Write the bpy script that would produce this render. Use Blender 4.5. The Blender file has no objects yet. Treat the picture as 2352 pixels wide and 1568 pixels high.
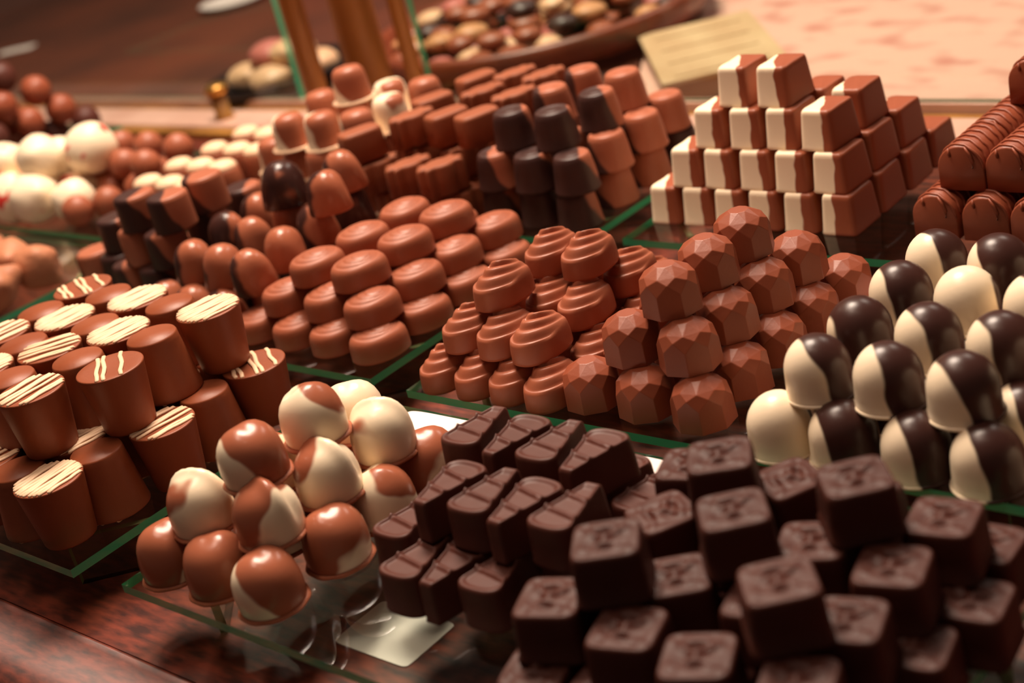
import bpy, bmesh, math, random
from mathutils import Vector, Matrix
random.seed(7)
S = bpy.context.scene
C = S.collection
PI = math.pi
# ------------------------------------------------------------------ camera
PITCH, ROLL, YAW, FPX = 0.414437, -0.252325, -0.808619, 3431.0
cp, sp = math.cos(PITCH), math.sin(PITCH)
fwd = Vector((math.sin(YAW)*cp, math.cos(YAW)*cp, -sp))
rt = fwd.cross(Vector((0, 0, 1))).normalized()
up = rt.cross(fwd)
r2 = math.cos(ROLL)*rt + math.sin(ROLL)*up
u2 = -math.sin(ROLL)*rt + math.cos(ROLL)*up
cam_d = bpy.data.cameras.new('camera')
cam = bpy.data.objects.new('camera', cam_d); C.objects.link(cam)
m = Matrix((( r2.x, u2.x, -fwd.x, 0), (r2.y, u2.y, -fwd.y, 0), (r2.z, u2.z, -fwd.z, 0.36), (0, 0, 0, 1)))
cam.matrix_world = m
cam_d.sensor_width = 36.0
cam_d.lens = FPX/2352*36.0
cam_d.clip_start = 0.02
cam_d.dof.use_dof = True
cam_d.dof.focus_distance = 0.725
cam_d.dof.aperture_fstop = cam_d.lens/7.9
S.camera = cam
# ------------------------------------------------------------------ world, lights, exposure
S.view_settings.view_transform = 'Standard'
S.view_settings.look = 'None'
S.view_settings.exposure = 0.0
S.view_settings.gamma = 1.0
S.view_settings.use_curve_mapping = False
W = bpy.data.worlds.new('world'); S.world = W; W.use_nodes = True
W.node_tree.nodes['Background'].inputs[0].default_value = (1.0, 0.72, 0.58, 1)
W.node_tree.nodes['Background'].inputs[1].default_value = 0.07
def area(name, loc, target, sx, sy, power, col):
    d = bpy.data.lights.new(name, 'AREA'); d.shape = 'RECTANGLE'; d.size = sx; d.size_y = sy
    d.energy = power; d.color = col
    o = bpy.data.objects.new(name, d); C.objects.link(o); o.location = loc
    o.rotation_euler = (Vector(target)-Vector(loc)).to_track_quat('-Z', 'Y').to_euler()
    return o
area('overhead_light', (-0.95, 0.95, 1.45), (-0.62, 0.55, 0.0), 0.5, 0.5, 43, (1.0, 0.81, 0.65))
area('overhead_light', (-0.75, 0.35, 1.5), (-0.65, 0.5, 0.0), 0.5, 0.3, 6.5, (1.0, 0.74, 0.58))  # unseen front fill, brightens the sides facing the camera
area('overhead_light', (-0.55, 2.2, 1.5), (-0.7, 1.6, 0.0), 0.6, 0.4, 9, (1.0, 0.80, 0.72))
area('overhead_light', (-2.2, 1.8, 2.7), (-2.0, 1.6, 0.0), 0.5, 0.4, 14, (1.0, 0.80, 0.66))  # unseen lamp added to lift the dark background at left
def point_light(loc, power):
    d = bpy.data.lights.new('warm_point_light', 'POINT'); d.energy = power; d.color = (1.0, 0.76, 0.55); d.shadow_soft_size = 0.02
    o = bpy.data.objects.new('warm_point_light', d); C.objects.link(o); o.location = loc
point_light((-0.20, 0.30, 1.2), 1.4)
point_light((-1.05, 0.55, 1.1), 2.0)
point_light((-1.22, 0.70, 0.62), 1.2)  # unseen lamp added close above the white truffles to brighten them
# ------------------------------------------------------------------ materials
def srgb(r, g, b):
    f = lambda c: (c/255/12.92) if c/255 <= .04045 else ((c/255+.055)/1.055)**2.4
    return (f(r), f(g), f(b), 1)
class NT:
    def __init__(s, name):
        s.m = bpy.data.materials.new(name); s.m.use_nodes = True
        s.t = s.m.node_tree; s.b = s.t.nodes['Principled BSDF']; s.out = s.t.nodes['Material Output']
    def n(s, kind, **kw):
        x = s.t.nodes.new(kind)
        for k, v in kw.items():
            if k.startswith('i_'):
                x.inputs[k[2:].replace('_', ' ')].default_value = v
            else: setattr(x, k, v)
        return x
    def l(s, a, b): s.t.links.new(a, b)
def math_n(N, op, a, b=None, clamp=False):
    x = N.n('ShaderNodeMath', operation=op); x.use_clamp = clamp
    for i, v in enumerate((a, b)):
        if v is None: continue
        if isinstance(v, (int, float)): x.inputs[i].default_value = v
        else: N.l(v, x.inputs[i])
    return x.outputs[0]
def mixc(N, fac, a, b):
    x = N.n('ShaderNodeMix', data_type='RGBA')
    for s_, v in ((x.inputs[0], fac), (x.inputs[6], a), (x.inputs[7], b)):
        if isinstance(v, (int, float, tuple)): s_.default_value = v
        else: N.l(v, s_)
    return x.outputs[2]
def choc_base(name, rough=0.42, bump=0.10, bscale=400, spec=0.35):
    N = NT(name)
    co = N.n('ShaderNodeTexCoord').outputs['Object']
    oi = N.n('ShaderNodeObjectInfo').outputs['Random']
    N.b.inputs['Roughness'].default_value = rough
    N.b.inputs['Specular IOR Level'].default_value = spec
    no = N.n('ShaderNodeTexNoise', noise_dimensions='4D'); no.inputs['Scale'].default_value = bscale; no.inputs['Detail'].default_value = 3
    N.l(co, no.inputs['Vector']); N.l(math_n(N, 'MULTIPLY', oi, 9.0), no.inputs['W'])
    bp = N.n('ShaderNodeBump'); bp.inputs['Strength'].default_value = bump; bp.inputs['Distance'].default_value = 0.001
    N.l(no.outputs[0], bp.inputs['Height']); N.l(bp.outputs[0], N.b.inputs['Normal'])
    return N, co, oi
def choc(name, col, col2, rough=0.42, bump=0.10, bscale=400, spec=0.35):
    N, co, oi = choc_base(name, rough, bump, bscale, spec)
    no = N.n('ShaderNodeTexNoise', noise_dimensions='4D'); no.inputs['Scale'].default_value = 90; no.inputs['Detail'].default_value = 2
    N.l(co, no.inputs['Vector']); N.l(math_n(N, 'MULTIPLY', oi, 9.0), no.inputs['W'])
    f = math_n(N, 'ADD', math_n(N, 'MULTIPLY', no.outputs[0], 0.7), math_n(N, 'MULTIPLY', oi, 0.35), True)
    N.l(mixc(N, f, col, col2), N.b.inputs['Base Color'])
    return N.m
MILK = srgb(168, 97, 70); MILK2 = srgb(152, 82, 56)
DARK = srgb(64, 37, 32); DARK2 = srgb(50, 27, 23)
WHITE = srgb(255, 234, 202); WHITE2 = srgb(252, 224, 186)
M = {}
M['milk'] = choc('milk_chocolate', MILK, MILK2)
M['milk_deep'] = choc('milk_chocolate_deep', srgb(154, 81, 55), srgb(138, 68, 44), 0.42)
M['milk_gold'] = choc('milk_chocolate_gold', srgb(158, 90, 60), srgb(140, 74, 46), 0.5)
M['cup'] = choc('milk_chocolate_cup', srgb(152, 80, 48), srgb(134, 66, 38), 0.45)
M['dark'] = choc('dark_chocolate', srgb(94, 50, 40), srgb(74, 38, 30), 0.46, 0.12, 250, 0.25)
M['dark_rough'] = choc('dark_chocolate_rough', srgb(82, 42, 33), srgb(62, 30, 23), 0.50, 0.30, 330, 0.20)
M['white'] = choc('white_chocolate', WHITE, WHITE2, 0.42, 0.06)
M['icing'] = choc('white_icing', srgb(246, 212, 176), srgb(240, 198, 160), 0.5)
M['rim'] = choc('pale_chocolate_rim', srgb(196, 118, 84), srgb(160, 86, 58), 0.5, 0.5, 600)
M['nut'] = choc('nut_cluster', srgb(206, 140, 104), srgb(160, 92, 62), 0.5, 0.8, 250)
def two_tone(name, a, b, axis, soft, amp, nscale, rough=0.36, unit=0.015, z0=0.012, c3=None):
    """colour a where axis . p + split + noise > 0, else b"""
    N, co, oi = choc_base(name, rough, 0.05)
    dp = N.n('ShaderNodeVectorMath', operation='DOT_PRODUCT'); dp.inputs[1].default_value = tuple(k/unit for k in axis)
    N.l(co, dp.inputs[0])
    no = N.n('ShaderNodeTexNoise', noise_dimensions='4D'); no.inputs['Scale'].default_value = nscale; no.inputs['Detail'].default_value = 1.5
    N.l(co, no.inputs['Vector']); N.l(math_n(N, 'MULTIPLY', oi, 23.0), no.inputs['W'])
    at_ = N.n('ShaderNodeAttribute', attribute_type='OBJECT', attribute_name='split')
    v = math_n(N, 'ADD', dp.outputs['Value'], math_n(N, 'MULTIPLY', math_n(N, 'SUBTRACT', no.outputs[0], 0.5), amp))
    v = math_n(N, 'ADD', v, math_n(N, 'ADD', at_.outputs['Fac'], -axis[2]*z0/unit))
    mr = N.n('ShaderNodeMapRange', interpolation_type='SMOOTHSTEP'); mr.inputs[1].default_value = -soft; mr.inputs[2].default_value = soft
    N.l(v, mr.inputs[0])
    N.l(mixc(N, mr.outputs[0], b, a), N.b.inputs['Base Color'])
    return N.m
M['dome'] = two_tone('white_and_dark_chocolate', WHITE, DARK, (1, 0, -0.12), 0.05, 0.9, 35, 0.32)
M['truffle'] = two_tone('white_and_milk_chocolate', WHITE, MILK, (1, 0, -0.75), 0.10, 2.3, 42, 0.26)
M['cube'] = two_tone('milk_bar_with_white_side', WHITE, srgb(150, 78, 50), (-1, -0.50, 0.05), 0.05, 0.70, 75, 0.45, 0.011)
M['cup2'] = two_tone('dark_and_milk_chocolate', DARK, MILK, (-0.9, -0.7, -0.45), 0.10, 1.3, 40, 0.42, 0.013)
M['drop'] = two_tone('milk_and_dark_marbled', DARK, MILK, (-1.0, -0.1, -0.3), 0.15, 1.8, 60, 0.24, 0.013)
M['thim'] = two_tone('milk_with_white_swirl', WHITE, MILK, (-1, 0.1, -0.7), 0.10, 1.6, 45, 0.36, 0.013)
M['berry'] = two_tone('white_with_red_specks', WHITE, srgb(225, 60, 50), (0, 0, 0), 0.05, 2.0, 60, 0.4)

def plain(name, col, rough=0.5, metal=0.0, col2=None, scale=20, stretch=(1, 1, 1), bump=0, detail=5, contrast=(0.35, 0.65), coat=0):
    N = NT(name); N.b.inputs['Roughness'].default_value = rough; N.b.inputs['Metallic'].default_value = metal
    N.b.inputs['Base Color'].default_value = col
    if coat: N.b.inputs['Coat Weight'].default_value = coat; N.b.inputs['Coat Roughness'].default_value = 0.12
    if col2:
        co = N.n('ShaderNodeTexCoord').outputs['Object']; mp = N.n('ShaderNodeMapping'); mp.inputs['Scale'].default_value = stretch
        N.l(co, mp.inputs[0]); no = N.n('ShaderNodeTexNoise'); no.inputs['Scale'].default_value = scale; no.inputs['Detail'].default_value = detail
        N.l(mp.outputs[0], no.inputs['Vector'])
        mr = N.n('ShaderNodeMapRange'); mr.inputs[1].default_value = contrast[0]; mr.inputs[2].default_value = contrast[1]
        N.l(no.outputs[0], mr.inputs[0]); N.l(mixc(N, mr.outputs[0], col, col2), N.b.inputs['Base Color'])
        if bump:
            bp = N.n('ShaderNodeBump'); bp.inputs['Strength'].default_value = bump; bp.inputs['Distance'].default_value = 0.001
            N.l(no.outputs[0], bp.inputs['Height']); N.l(bp.outputs[0], N.b.inputs['Normal'])
    return N.m
M['wood'] = plain('mahogany', srgb(58, 22, 14), 0.40, 0, srgb(124, 52, 33), 110, (0.5, 1.8, 1), 0.1, 8)
M['wood_front'] = plain('mahogany_edge', srgb(66, 26, 17), 0.55, 0, srgb(128, 56, 38), 140, (0.5, 1.6, 1), 0.1, 6)
M['wood_dark'] = plain('dark_mahogany', srgb(74, 34, 16), 0.6, 0, srgb(104, 48, 24), 5, (1, 1, 1), 0, 3)
M['wood_rim'] = plain('polished_rim_wood', srgb(130, 62, 36), 0.4, 0, srgb(104, 48, 28), 12, (1, 4, 1))
M['marble'] = plain('pink_marble', srgb(206, 164, 146), 0.6, 0, srgb(184, 122, 106), 24, (1, 1.5, 1), 0, 1, (0.50, 0.75))
M['ledge'] = plain('pale_ledge_stone', srgb(226, 186, 166), 0.3, 0, srgb(205, 160, 140), 10)
M['brass'] = plain('aged_brass', srgb(190, 134, 62), 0.42, 0.2, srgb(140, 90, 38), 14, (1, 1, 0.2))
M['brass_bright'] = plain('bright_brass', srgb(214, 160, 84), 0.3, 0.9)
M['paper'] = plain('white_paper', srgb(246, 232, 226), 0.6)
M['board'] = plain('beige_card', srgb(190, 162, 124), 0.7, 0, srgb(178, 146, 108), 9, (1, 3, 1))
M['board_side'] = plain('brown_card', srgb(140, 100, 62), 0.7)
M['black'] = plain('black_lacquer', srgb(26, 17, 15), 0.4)
M['ball_white'] = plain('glossy_white', srgb(255, 246, 225), 0.15)
def glass_mat(name, tint, body=None, solid=0.0):
    N = NT(name)
    tr = N.n('ShaderNodeBsdfTransparent'); tr.inputs[0].default_value = tint
    gl = N.n('ShaderNodeBsdfGlossy'); gl.inputs['Roughness'].default_value = 0.02; gl.inputs[0].default_value = (1, 1, 1, 1)
    fr = N.n('ShaderNodeFresnel'); fr.inputs[0].default_value = 1.52
    a = tr.outputs[0]
    if body:
        df = N.n('ShaderNodeBsdfDiffuse'); df.inputs[0].default_value = body
        mx0 = N.n('ShaderNodeMixShader'); mx0.inputs[0].default_value = solid
        N.l(a, mx0.inputs[1]); N.l(df.outputs[0], mx0.inputs[2]); a = mx0.outputs[0]
    geo = N.n('ShaderNodeNewGeometry')
    f = math_n(N, 'MULTIPLY', fr.outputs[0], math_n(N, 'SUBTRACT', 1.0, geo.outputs['Backfacing']))
    mx = N.n('ShaderNodeMixShader'); N.l(f, mx.inputs[0]); N.l(a, mx.inputs[1]); N.l(gl.outputs[0], mx.inputs[2])
    N.l(mx.outputs[0], N.out.inputs[0])
    return N.m
M['glass'] = glass_mat('clear_glass', (0.93, 0.97, 0.94, 1))
M['glass_edge'] = glass_mat('green_glass_edge', (0.15, 0.5, 0.35, 1), srgb(88, 208, 158), 0.75)
M['glass_leg'] = glass_mat('glass_leg', (0.90, 0.95, 0.88, 1))
M['leg_edge'] = glass_mat('pale_glass_edge', (0.6, 0.7, 0.5, 1), srgb(150, 160, 110), 0.55)

# ------------------------------------------------------------------ object helpers
def mk(name, bm, mat, parent=None, smooth=True, loc=None):
    me = bpy.data.meshes.new(name)
    bmesh.ops.recalc_face_normals(bm, faces=bm.faces)
    bm.to_mesh(me); bm.free()
    for mm in (mat if isinstance(mat, (list, tuple)) else [mat]): me.materials.append(mm)
    if smooth:
        for p in me.polygons: p.use_smooth = True
    o = bpy.data.objects.new(name, me); C.objects.link(o)
    if parent: o.parent = parent
    if loc: o.location = loc
    return o
def thing(name, loc=(0, 0, 0), rz=0):
    o = bpy.data.objects.new(name, None); C.objects.link(o); o.location = loc; o.rotation_euler = (0, 0, rz)
    o.empty_display_size = 0.01
    return o
def tag(o, label, cat, group=None):
    o['label'] = label; o['category'] = cat
    if group: o['group'] = group
    return o
def struct(name, bm, mat, label=None, smooth=False):
    o = mk(name, bm, mat, smooth=smooth); o['kind'] = 'structure'
    if label: o['label'] = label
    return o
def box(bm, x0, x1, y0, y1, z0, z1, bev=0):
    vs = [bm.verts.new((x, y, z)) for z in (z0, z1) for y in (y0, y1) for x in (x0, x1)]
    q = [(0, 2, 3, 1), (4, 5, 7, 6), (0, 1, 5, 4), (2, 6, 7, 3), (0, 4, 6, 2), (1, 3, 7, 5)]
    fs = [bm.faces.new([vs[i] for i in f]) for f in q]
    if bev:
        es = {e for f in fs for e in f.edges}
        bmesh.ops.bevel(bm, geom=list(es), offset=bev, segments=3, profile=0.5, affect='EDGES')
def bridge(bm, rings, cap0=True, cap1=True):
    for a, b in zip(rings, rings[1:]):
        n = len(a)
        for i in range(n):
            j = (i+1) % n
            bm.faces.new((a[i], a[j], b[j], b[i]))
    if cap0: bm.faces.new(list(reversed(rings[0])))
    if cap1: bm.faces.new(rings[-1])
def body(foot, prof, top=None, n=40, nr=9, wob=0.0):
    """foot(t)->(x,y) outline; prof = [(scale, z)...] bottom to top; top(u,v)->dz over the last ring (u,v outline units)"""
    bm = bmesh.new(); rings = []
    pts = [foot(2*PI*i/n) for i in range(n)]
    for s, z in prof:
        rings.append([bm.verts.new((x*s, y*s, z)) for x, y in pts])
    s1, z1 = prof[-1]
    if top:
        zr = [top(x*s1, y*s1, 1.0) for x, y in pts]
        for k in range(nr-1, 0, -1):
            t = k/nr
            rings.append([bm.verts.new((x*s1*t, y*s1*t, z1+top(x*s1*t, y*s1*t, t))) for x, y in pts])
        for i, v in enumerate(rings[len(prof)-1]): v.co.z += zr[i]
        c = bm.verts.new((0, 0, z1+top(0, 0, 0)))
        bridge(bm, rings, True, False)
        L = rings[-1]
        for i in range(n): bm.faces.new((L[i], L[(i+1) % n], c))
    else: bridge(bm, rings)
    return bm
def superel(a, b, p):
    def f(t):
        c, s = math.cos(t), math.sin(t)
        return (a*math.copysign(abs(c)**(2/p), c), b*math.copysign(abs(s)**(2/p), s))
    return f
def tube(bm, pts, r, n=8, flat=1.0):
    rings = []
    for i, p in enumerate(pts):
        p = Vector(p); a = Vector(pts[max(i-1, 0)]); b = Vector(pts[min(i+1, len(pts)-1)])
        d = (b-a).normalized(); x = d.cross(Vector((0, 0, 1)))
        if x.length < 1e-4: x = Vector((1, 0, 0))
        x.normalize(); y = x.cross(d)
        rr = r*(0.55 if i in (0, len(pts)-1) else 1)
        rings.append([bm.verts.new(p+x*math.cos(2*PI*k/n)*rr+y*math.sin(2*PI*k/n)*rr*flat) for k in range(n)])
    bridge(bm, rings)
def children(o): return [c for c in bpy.data.objects if c.parent == o]
KIDS = {}
def remember(root):
    KIDS[root.name] = [(c, [d for d in bpy.data.objects if d.parent == c]) for c in bpy.data.objects if c.parent == root]
PROTO = {}
USED = set()
def place(kind, x, y, z, rz=0, flip=False, scale=1.0, tilt=(0, 0), **props):
    """first use moves the prototype, later uses copy the thing and its parts"""
    p = PROTO[kind]
    if kind not in USED:
        USED.add(kind); o = p
    else:
        o = p.copy(); C.objects.link(o)
        for c, gs in KIDS[p.name]:
            c2 = c.copy(); C.objects.link(c2); c2.parent = o
            for g in gs:
                g2 = g.copy(); C.objects.link(g2); g2.parent = c2
            for k, v in props.items(): c2[k] = v
    H = HEI[kind]
    o.location = (x, y, z+(H*scale if flip else 0)); o.rotation_euler = (PI if flip else tilt[0], tilt[1], rz); o.scale = (scale,)*3
    for k, v in props.items():
        o[k] = v
        if o is p:
            for c, gs in KIDS.get(p.name, []): c[k] = v
    return o
HEI = {}
def proto(kind, name, H, main, parts=()):
    """main: (bm, mat) for single-mesh things; parts: [(name,bm,mat,smooth)] for things with parts"""
    if parts:
        r = thing(name)
        for pn, bm, mat, sm in parts: mk(pn, bm, mat, r, sm)
    else:
        r = mk(name, main[0], main[1], None, main[2] if len(main) > 2 else True)
    PROTO[kind] = r; HEI[kind] = H; remember(r)
# ------------------------------------------------------------------ chocolate shapes
def circ(r): return lambda t: (r*math.cos(t), r*math.sin(t))
# gem: faceted milk chocolate
def gem():
    bm = bmesh.new(); n = 8; P = []
    R0, slope = .0152, .050
    def ap(z): return (R0-slope*z)
    for i in range(n):
        a0, a1 = 2*PI*i/n, 2*PI*(i+1)/n
        for z in (0, .0010):
            P.append((ap(z)*math.cos(a0), ap(z)*math.sin(a0), z))
        for t in (0, .5):
            z = .0118+.0050*(1-(2*t-1)**2); r = ap(z)
            x = r*((1-t)*math.cos(a0)+t*math.cos(a1)); y = r*((1-t)*math.sin(a0)+t*math.sin(a1))
            P.append((x, y, z))
        P.append((.0112*math.cos(a0), .0112*math.sin(a0), .0192))
        am = (a0+a1)/2
        P.append((.0050*math.cos(am), .0050*math.sin(am), .0228))
    vs = [bm.verts.new(p) for p in P]
    bmesh.ops.convex_hull(bm, input=vs)
    bmesh.ops.dissolve_limit(bm, angle_limit=.03, verts=bm.verts[:], edges=bm.edges[:])
    bmesh.ops.bevel(bm, geom=list(bm.edges), offset=0.00022, segments=1, affect='EDGES')
    return bm
proto('gem', 'faceted_chocolate', 0.0228, (gem(), M['milk_deep'], False))
# dome: tall smooth dome with thin foot
def dome_prof(R, H, k=0.45, n=12):
    pr = [(R*1.0, 0), (R*1.01, .0012)]
    z0 = H*k
    pr += [(R*0.985, .0022), (R*0.975, z0*0.5), (R*0.96, z0)]
    for i in range(1, n):
        a = (PI/2)*i/n
        pr.append((R*0.96*math.cos(a), z0+(H-z0)*math.sin(a)))
    return pr
def lathe(prof, n=40, fx=None):
    bm = bmesh.new(); rings = []
    for r, z in prof:
        ring = []
        for i in range(n):
            t = 2*PI*i/n; x, y, zz = r*math.cos(t), r*math.sin(t), z
            if fx: x, y, zz = fx(x, y, zz)
            ring.append(bm.verts.new((x, y, zz)))
        rings.append(ring)
    bridge(bm, rings)
    return bm
proto('dome', 'dome_chocolate', 0.0268, None, [('shell', lathe(dome_prof(.0150, .0268, 0.42)), M['dome'], True), ('foot_rim', lathe([(.0155, 0), (.0158, .0005), (.0156, .0011), (.0148, .0015)]), M['dome'], True)])
def ridge_fx(kind):
    def f(x, y, z):
        if z < .003: return x, y, z
        k = min(1, (z-.003)/.012)
        if kind == 1:   # swirled ridge pinched over the crown
            d = x*.75+y*.65
            a = math.exp(-((d-.002)/.0035)**2); b = math.exp(-((d-.0085)/.0028)**2)
            return x*(1-.14*b*k), y*(1-.14*b*k), z+.0026*a*k-.0026*b*k
        if kind == 2:   # dimple with a raised fold beside it
            d = math.exp(-(((x-.005)/.0035)**2+((y+.004)/.0030)**2)); e = math.exp(-(((x+.002)/.008)**2+((y-.003)/.0035)**2))
            return x*(1-.12*d*k), y*(1-.12*d*k), z-.0034*d*k+.0016*e*k
        a = math.atan2(y, x); w = .035*math.sin(a*1.0+.8)*k
        return x*(1+w), y*(1+w), z+.0007*math.sin(a*2)*k*min(1, math.hypot(x, y)/.006)
    return f
for i in range(3):
    proto('truffle%d' % i, 'truffle_ball', 0.026, None,
          [('shell', lathe([(.0140, .0), (.0147, .003), (.0150, .007), (.0149, .011), (.0142, .0155), (.0129, .019), (.0110, .0219), (.0085, .0240), (.0057, .0253), (.0028, .0259), (.0008, .026)], 48, ridge_fx(i)), M['truffle'], True),
           ('foot_rim', lathe([(.0146, 0), (.0158, .0003), (.0160, .0010), (.0150, .0018)], 40, lambda x, y, z: (x*(1+.015*math.sin(9*math.atan2(y, x))), y*(1+.015*math.sin(9*math.atan2(y, x))), z)), M['rim'], True)])
# milk bar with white side
def bar():
    return body(superel(.0112, .0158, 9), [(1.0, 0), (1.02, .0008), (0.995, .0018), (0.875, .0200), (0.855, .0217), (0.82, .0226), (0.77, .0230)], lambda x, y, t: 0.00018*math.sin(x*900+y*400), 48, 5)
proto('bar', 'two_tone_bar', 0.023, (bar(), M['cube']))
# shell
def ell(x, y, cx, cy, a, b): return math.sqrt(((x-cx)/a)**2+((y-cy)/b)**2)
def sst(e0, e1, v):
    t = max(0, min(1, (v-e0)/(e1-e0))); return t*t*(3-2*t)
def shell_top(x, y, t):
    z = 0.0022*(1-t*t)
    for cx, cy, a, b in ((-.0003, .0012, .0098, .0150), (-.0020, .0042, .0078, .0116), (-.0038, .0072, .0056, .0082)):
        e = ell(x, y, cx, cy, a, b)
        fade = .35+.65*max(0, min(1, .5-.5*((y-cy)/b)+.25*(x-cx)/a))
        z += 0.0024*(1-sst(0.88, 1.10, e))*fade
        z -= 0.0011*math.exp(-((e-1.14)/.07)**2)*fade
        z += 0.0010*math.exp(-(((x-cx+a*.86)/.0016)**2+((y-cy+b*.25)/.0022)**2))
    return z
def shell_foot(t):
    x, y = superel(.0118, .0182, 2.25)(t)
    return x*(1-.10*(y/.0182)), y
proto('shell', 'shell_chocolate', 0.021, (body(shell_foot, [(1.0, 0), (1.0, .0015), (0.985, .006), (0.955, .0095), (0.92, .0115), (.88, .0124)], shell_top, 72, 30), M['milk']))
# oval swirl
def oval_top(x, y, t):
    z = 0.0030*(1-(x/.0135)**2-(y/.0155)**2)
    for cx, cy, k in ((0, 0, 1.0), (.0012, .0010, .74), (.0025, .0022, .48)):
        e = ell(x, y, cx, cy, .0108*k, .0128*k)
        ang = math.atan2(y-cy, x-cx)
        z -= 0.0008*math.exp(-((e-1)/.07)**2)*(0.35+0.65*max(0, math.cos(ang-0.9+k)))
        z += 0.0003*(1-sst(.93, 1.05, e))
    return z
proto('oval', 'oval_swirl_chocolate', 0.0160, (body(superel(.0150, .0177, 2.2), [(1.0, 0), (1.0, .001), (.985, .0075), (.95, .0105), (.90, .0120), (.83, .0130)], oval_top, 60, 22), M['milk']))
# dark square with embossed clover
def sq_top(x, y, t):
    u, v = x/.0112, y/.0112
    z = 0.0
    for a, b, c in ((.40, .10, 0.5), (-.42, -.05, -.4), (.08, -.46, 0.2), (-.10, .42, -.2)):
        du, dv = u-a, v-b; p_ = du*math.cos(c)+dv*math.sin(c); q_ = -du*math.sin(c)+dv*math.cos(c)
        z -= .0017*math.exp(-((p_/.24)**2+(q_/.10)**2))
        z += .0007*math.exp(-((p_/.26)**2+((q_-.24)/.12)**2))
    for a, b in ((.50, .50), (-.52, .46), (.48, -.52), (-.5, -.5)):
        z += .0003*math.exp(-(((u-a)/.28)**2+((v-b)/.28)**2))
    z += .00045*math.sin(u*9+v*4+1)*math.sin(v*8-u*3)+.0010*math.exp(-((u*u+v*v)/.03))
    return z*(1-t**8)
def sq_body(a):
    return body(superel(a, a, 6.0), [(1.0, 0), (1.03, .0006), (.985, .0013), (.965, .009), (.925, .0165), (.90, .0184), (.86, .0193)], sq_top, 64, 20)
proto('square', 'dark_square_chocolate', 0.0195, (sq_body(.0133), M['dark_rough']))
# dark wedge (fan) with two raised bars
def wedge():
    P = []
    Lh, wt, wb = .0185, .0035, .0112
    pts = [(-wt, Lh), (wt, Lh)]
    arc = [(wb*1.02*math.copysign(abs(math.cos(a))**.75, math.cos(a)), -Lh*0.70-(Lh*0.30)*math.sin(a)) for a in [PI*i/14 for i in range(0, 15)]]
    pts = [(wt, Lh)] + arc + [(-wt, Lh)]
    # resample evenly
    n = 72; seg = []
    for i in range(len(pts)):
        a, b = Vector(pts[i]), Vector(pts[(i+1) % len(pts)]); seg.append((a, b, (b-a).length))
    tot = sum(s[2] for s in seg); out = []
    for k in range(n):
        d = tot*k/n
        for a, b, l_ in seg:
            if d <= l_: out.append(a+(b-a)*(d/l_ if l_ else 0)); break
            d -= l_
    def foot(t): v = out[int(round(t/(2*PI)*n)) % n]; return (v.x, v.y+.002)
    def top(x, y, t):
        z = -.0009*(1-sst(.80, .96, t))
        yy = y + .18*x
        for c in (-.0035, .0075): z += .0014*math.exp(-((yy-c)/.0009)**2)
        return z
    return body(foot, [(1.0, 0), (1.01, .0006), (.99, .0014), (.965, .010), (.935, .0165), (.91, .0180), (.875, .0185)], top, 72, 26)
proto('wedge', 'dark_wedge_chocolate', 0.0185, (wedge(), M['dark']))
# cup with icing lines on its wide face
def cup_body():
    return body(circ(.0172), [(.74, 0), (.77, .0010), (.79, .004), (.985, .0310), (1.0, .0322), (.995, .0328), (.96, .0330)], lambda x, y, t: -.0004*(1-t), 44, 5)
def icing(kind):
    bm = bmesh.new(); R = .0168
    xs = {0: (-.0062, -.0030, .0058), 1: (-.0132, -.0109, -.0087, -.0052, -.0030, -.0007, .0016, .0050, .0073, .0095, .0130), 2: (-.0115, -.0092, -.0040, -.0016, .0030, .0096, .0118), 3: (-.0118, -.0088, -.001, .002, .0098)}[kind]
    for x in xs:
        h = math.sqrt(max(0, R*R-x*x)); w = .0012 if kind in (0, 3) else .00135
        pts = [(x, -h+.0002, .0326), (x, -h+.0008, .0332)]+[(x+.0005*math.sin(i*1.3+x*700), (-h+2*h*i/6)*.93, .0333) for i in range(1, 6)]+[(x, h-.0008, .0332), (x, h, .0326)]
        tube(bm, pts, w, 8, 0.55)
    return bm
for i in range(4):
    proto('cup%d' % i, 'iced_cup_chocolate', 0.033, None, [('cup_body', cup_body(), M['cup'], True), ('icing_lines', icing(i), M['icing'], True)])
# chocolate log with drizzle
def log_parts():
    bm = bmesh.new(); R = .0128; n = 26; rings = []
    prof = [(-R, 0)] + [(-R*1.0, .010)] + [(R*math.cos(a), .0125+.0125*math.sin(a)) for a in [PI-PI*i/14 for i in range(15)]] + [(R, .010), (R, 0)]
    ys = [-.0188, -.0182, -.006, .006, .0182, .0188]
    for k, y in enumerate(ys):
        s = .96 if k in (0, 5) else 1
        rings.append([bm.verts.new((x*s, y, .0005+(z-.0005)*s)) for x, z in prof])
    bridge(bm, rings)
    dz = bmesh.new()
    for y0 in (-.0165, -.0095, -.0030, .0040, .0110, .0168):
        pts = []
        for i in range(15):
            a = PI*i/14
            pts.append((-(R+.0002)*math.cos(a), max(-.0190, min(.0190, y0+.0042*math.cos(a)+.0006*math.sin(i*2+y0*900))), .0128+.0126*math.sin(a)))
        tube(dz, pts, .0009, 6)
    tube(dz, [(-.006, -.0185, .0236), (-.0055, -.0194, .021), (-.0052, -.0194, .019)], .0009, 6)
    tube(dz, [(.003, -.0185, .0246), (.006, -.0194, .021), (.0075, -.0194, .017), (.007, -.0194, .013)], .0009, 6)
    return bm, dz
_a, _b = log_parts()
proto('log', 'drizzled_log_chocolate', 0.0255, None, [('log_body', _a, M['milk_deep'], True), ('drizzle', _b, M['milk_deep'], True)])
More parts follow.
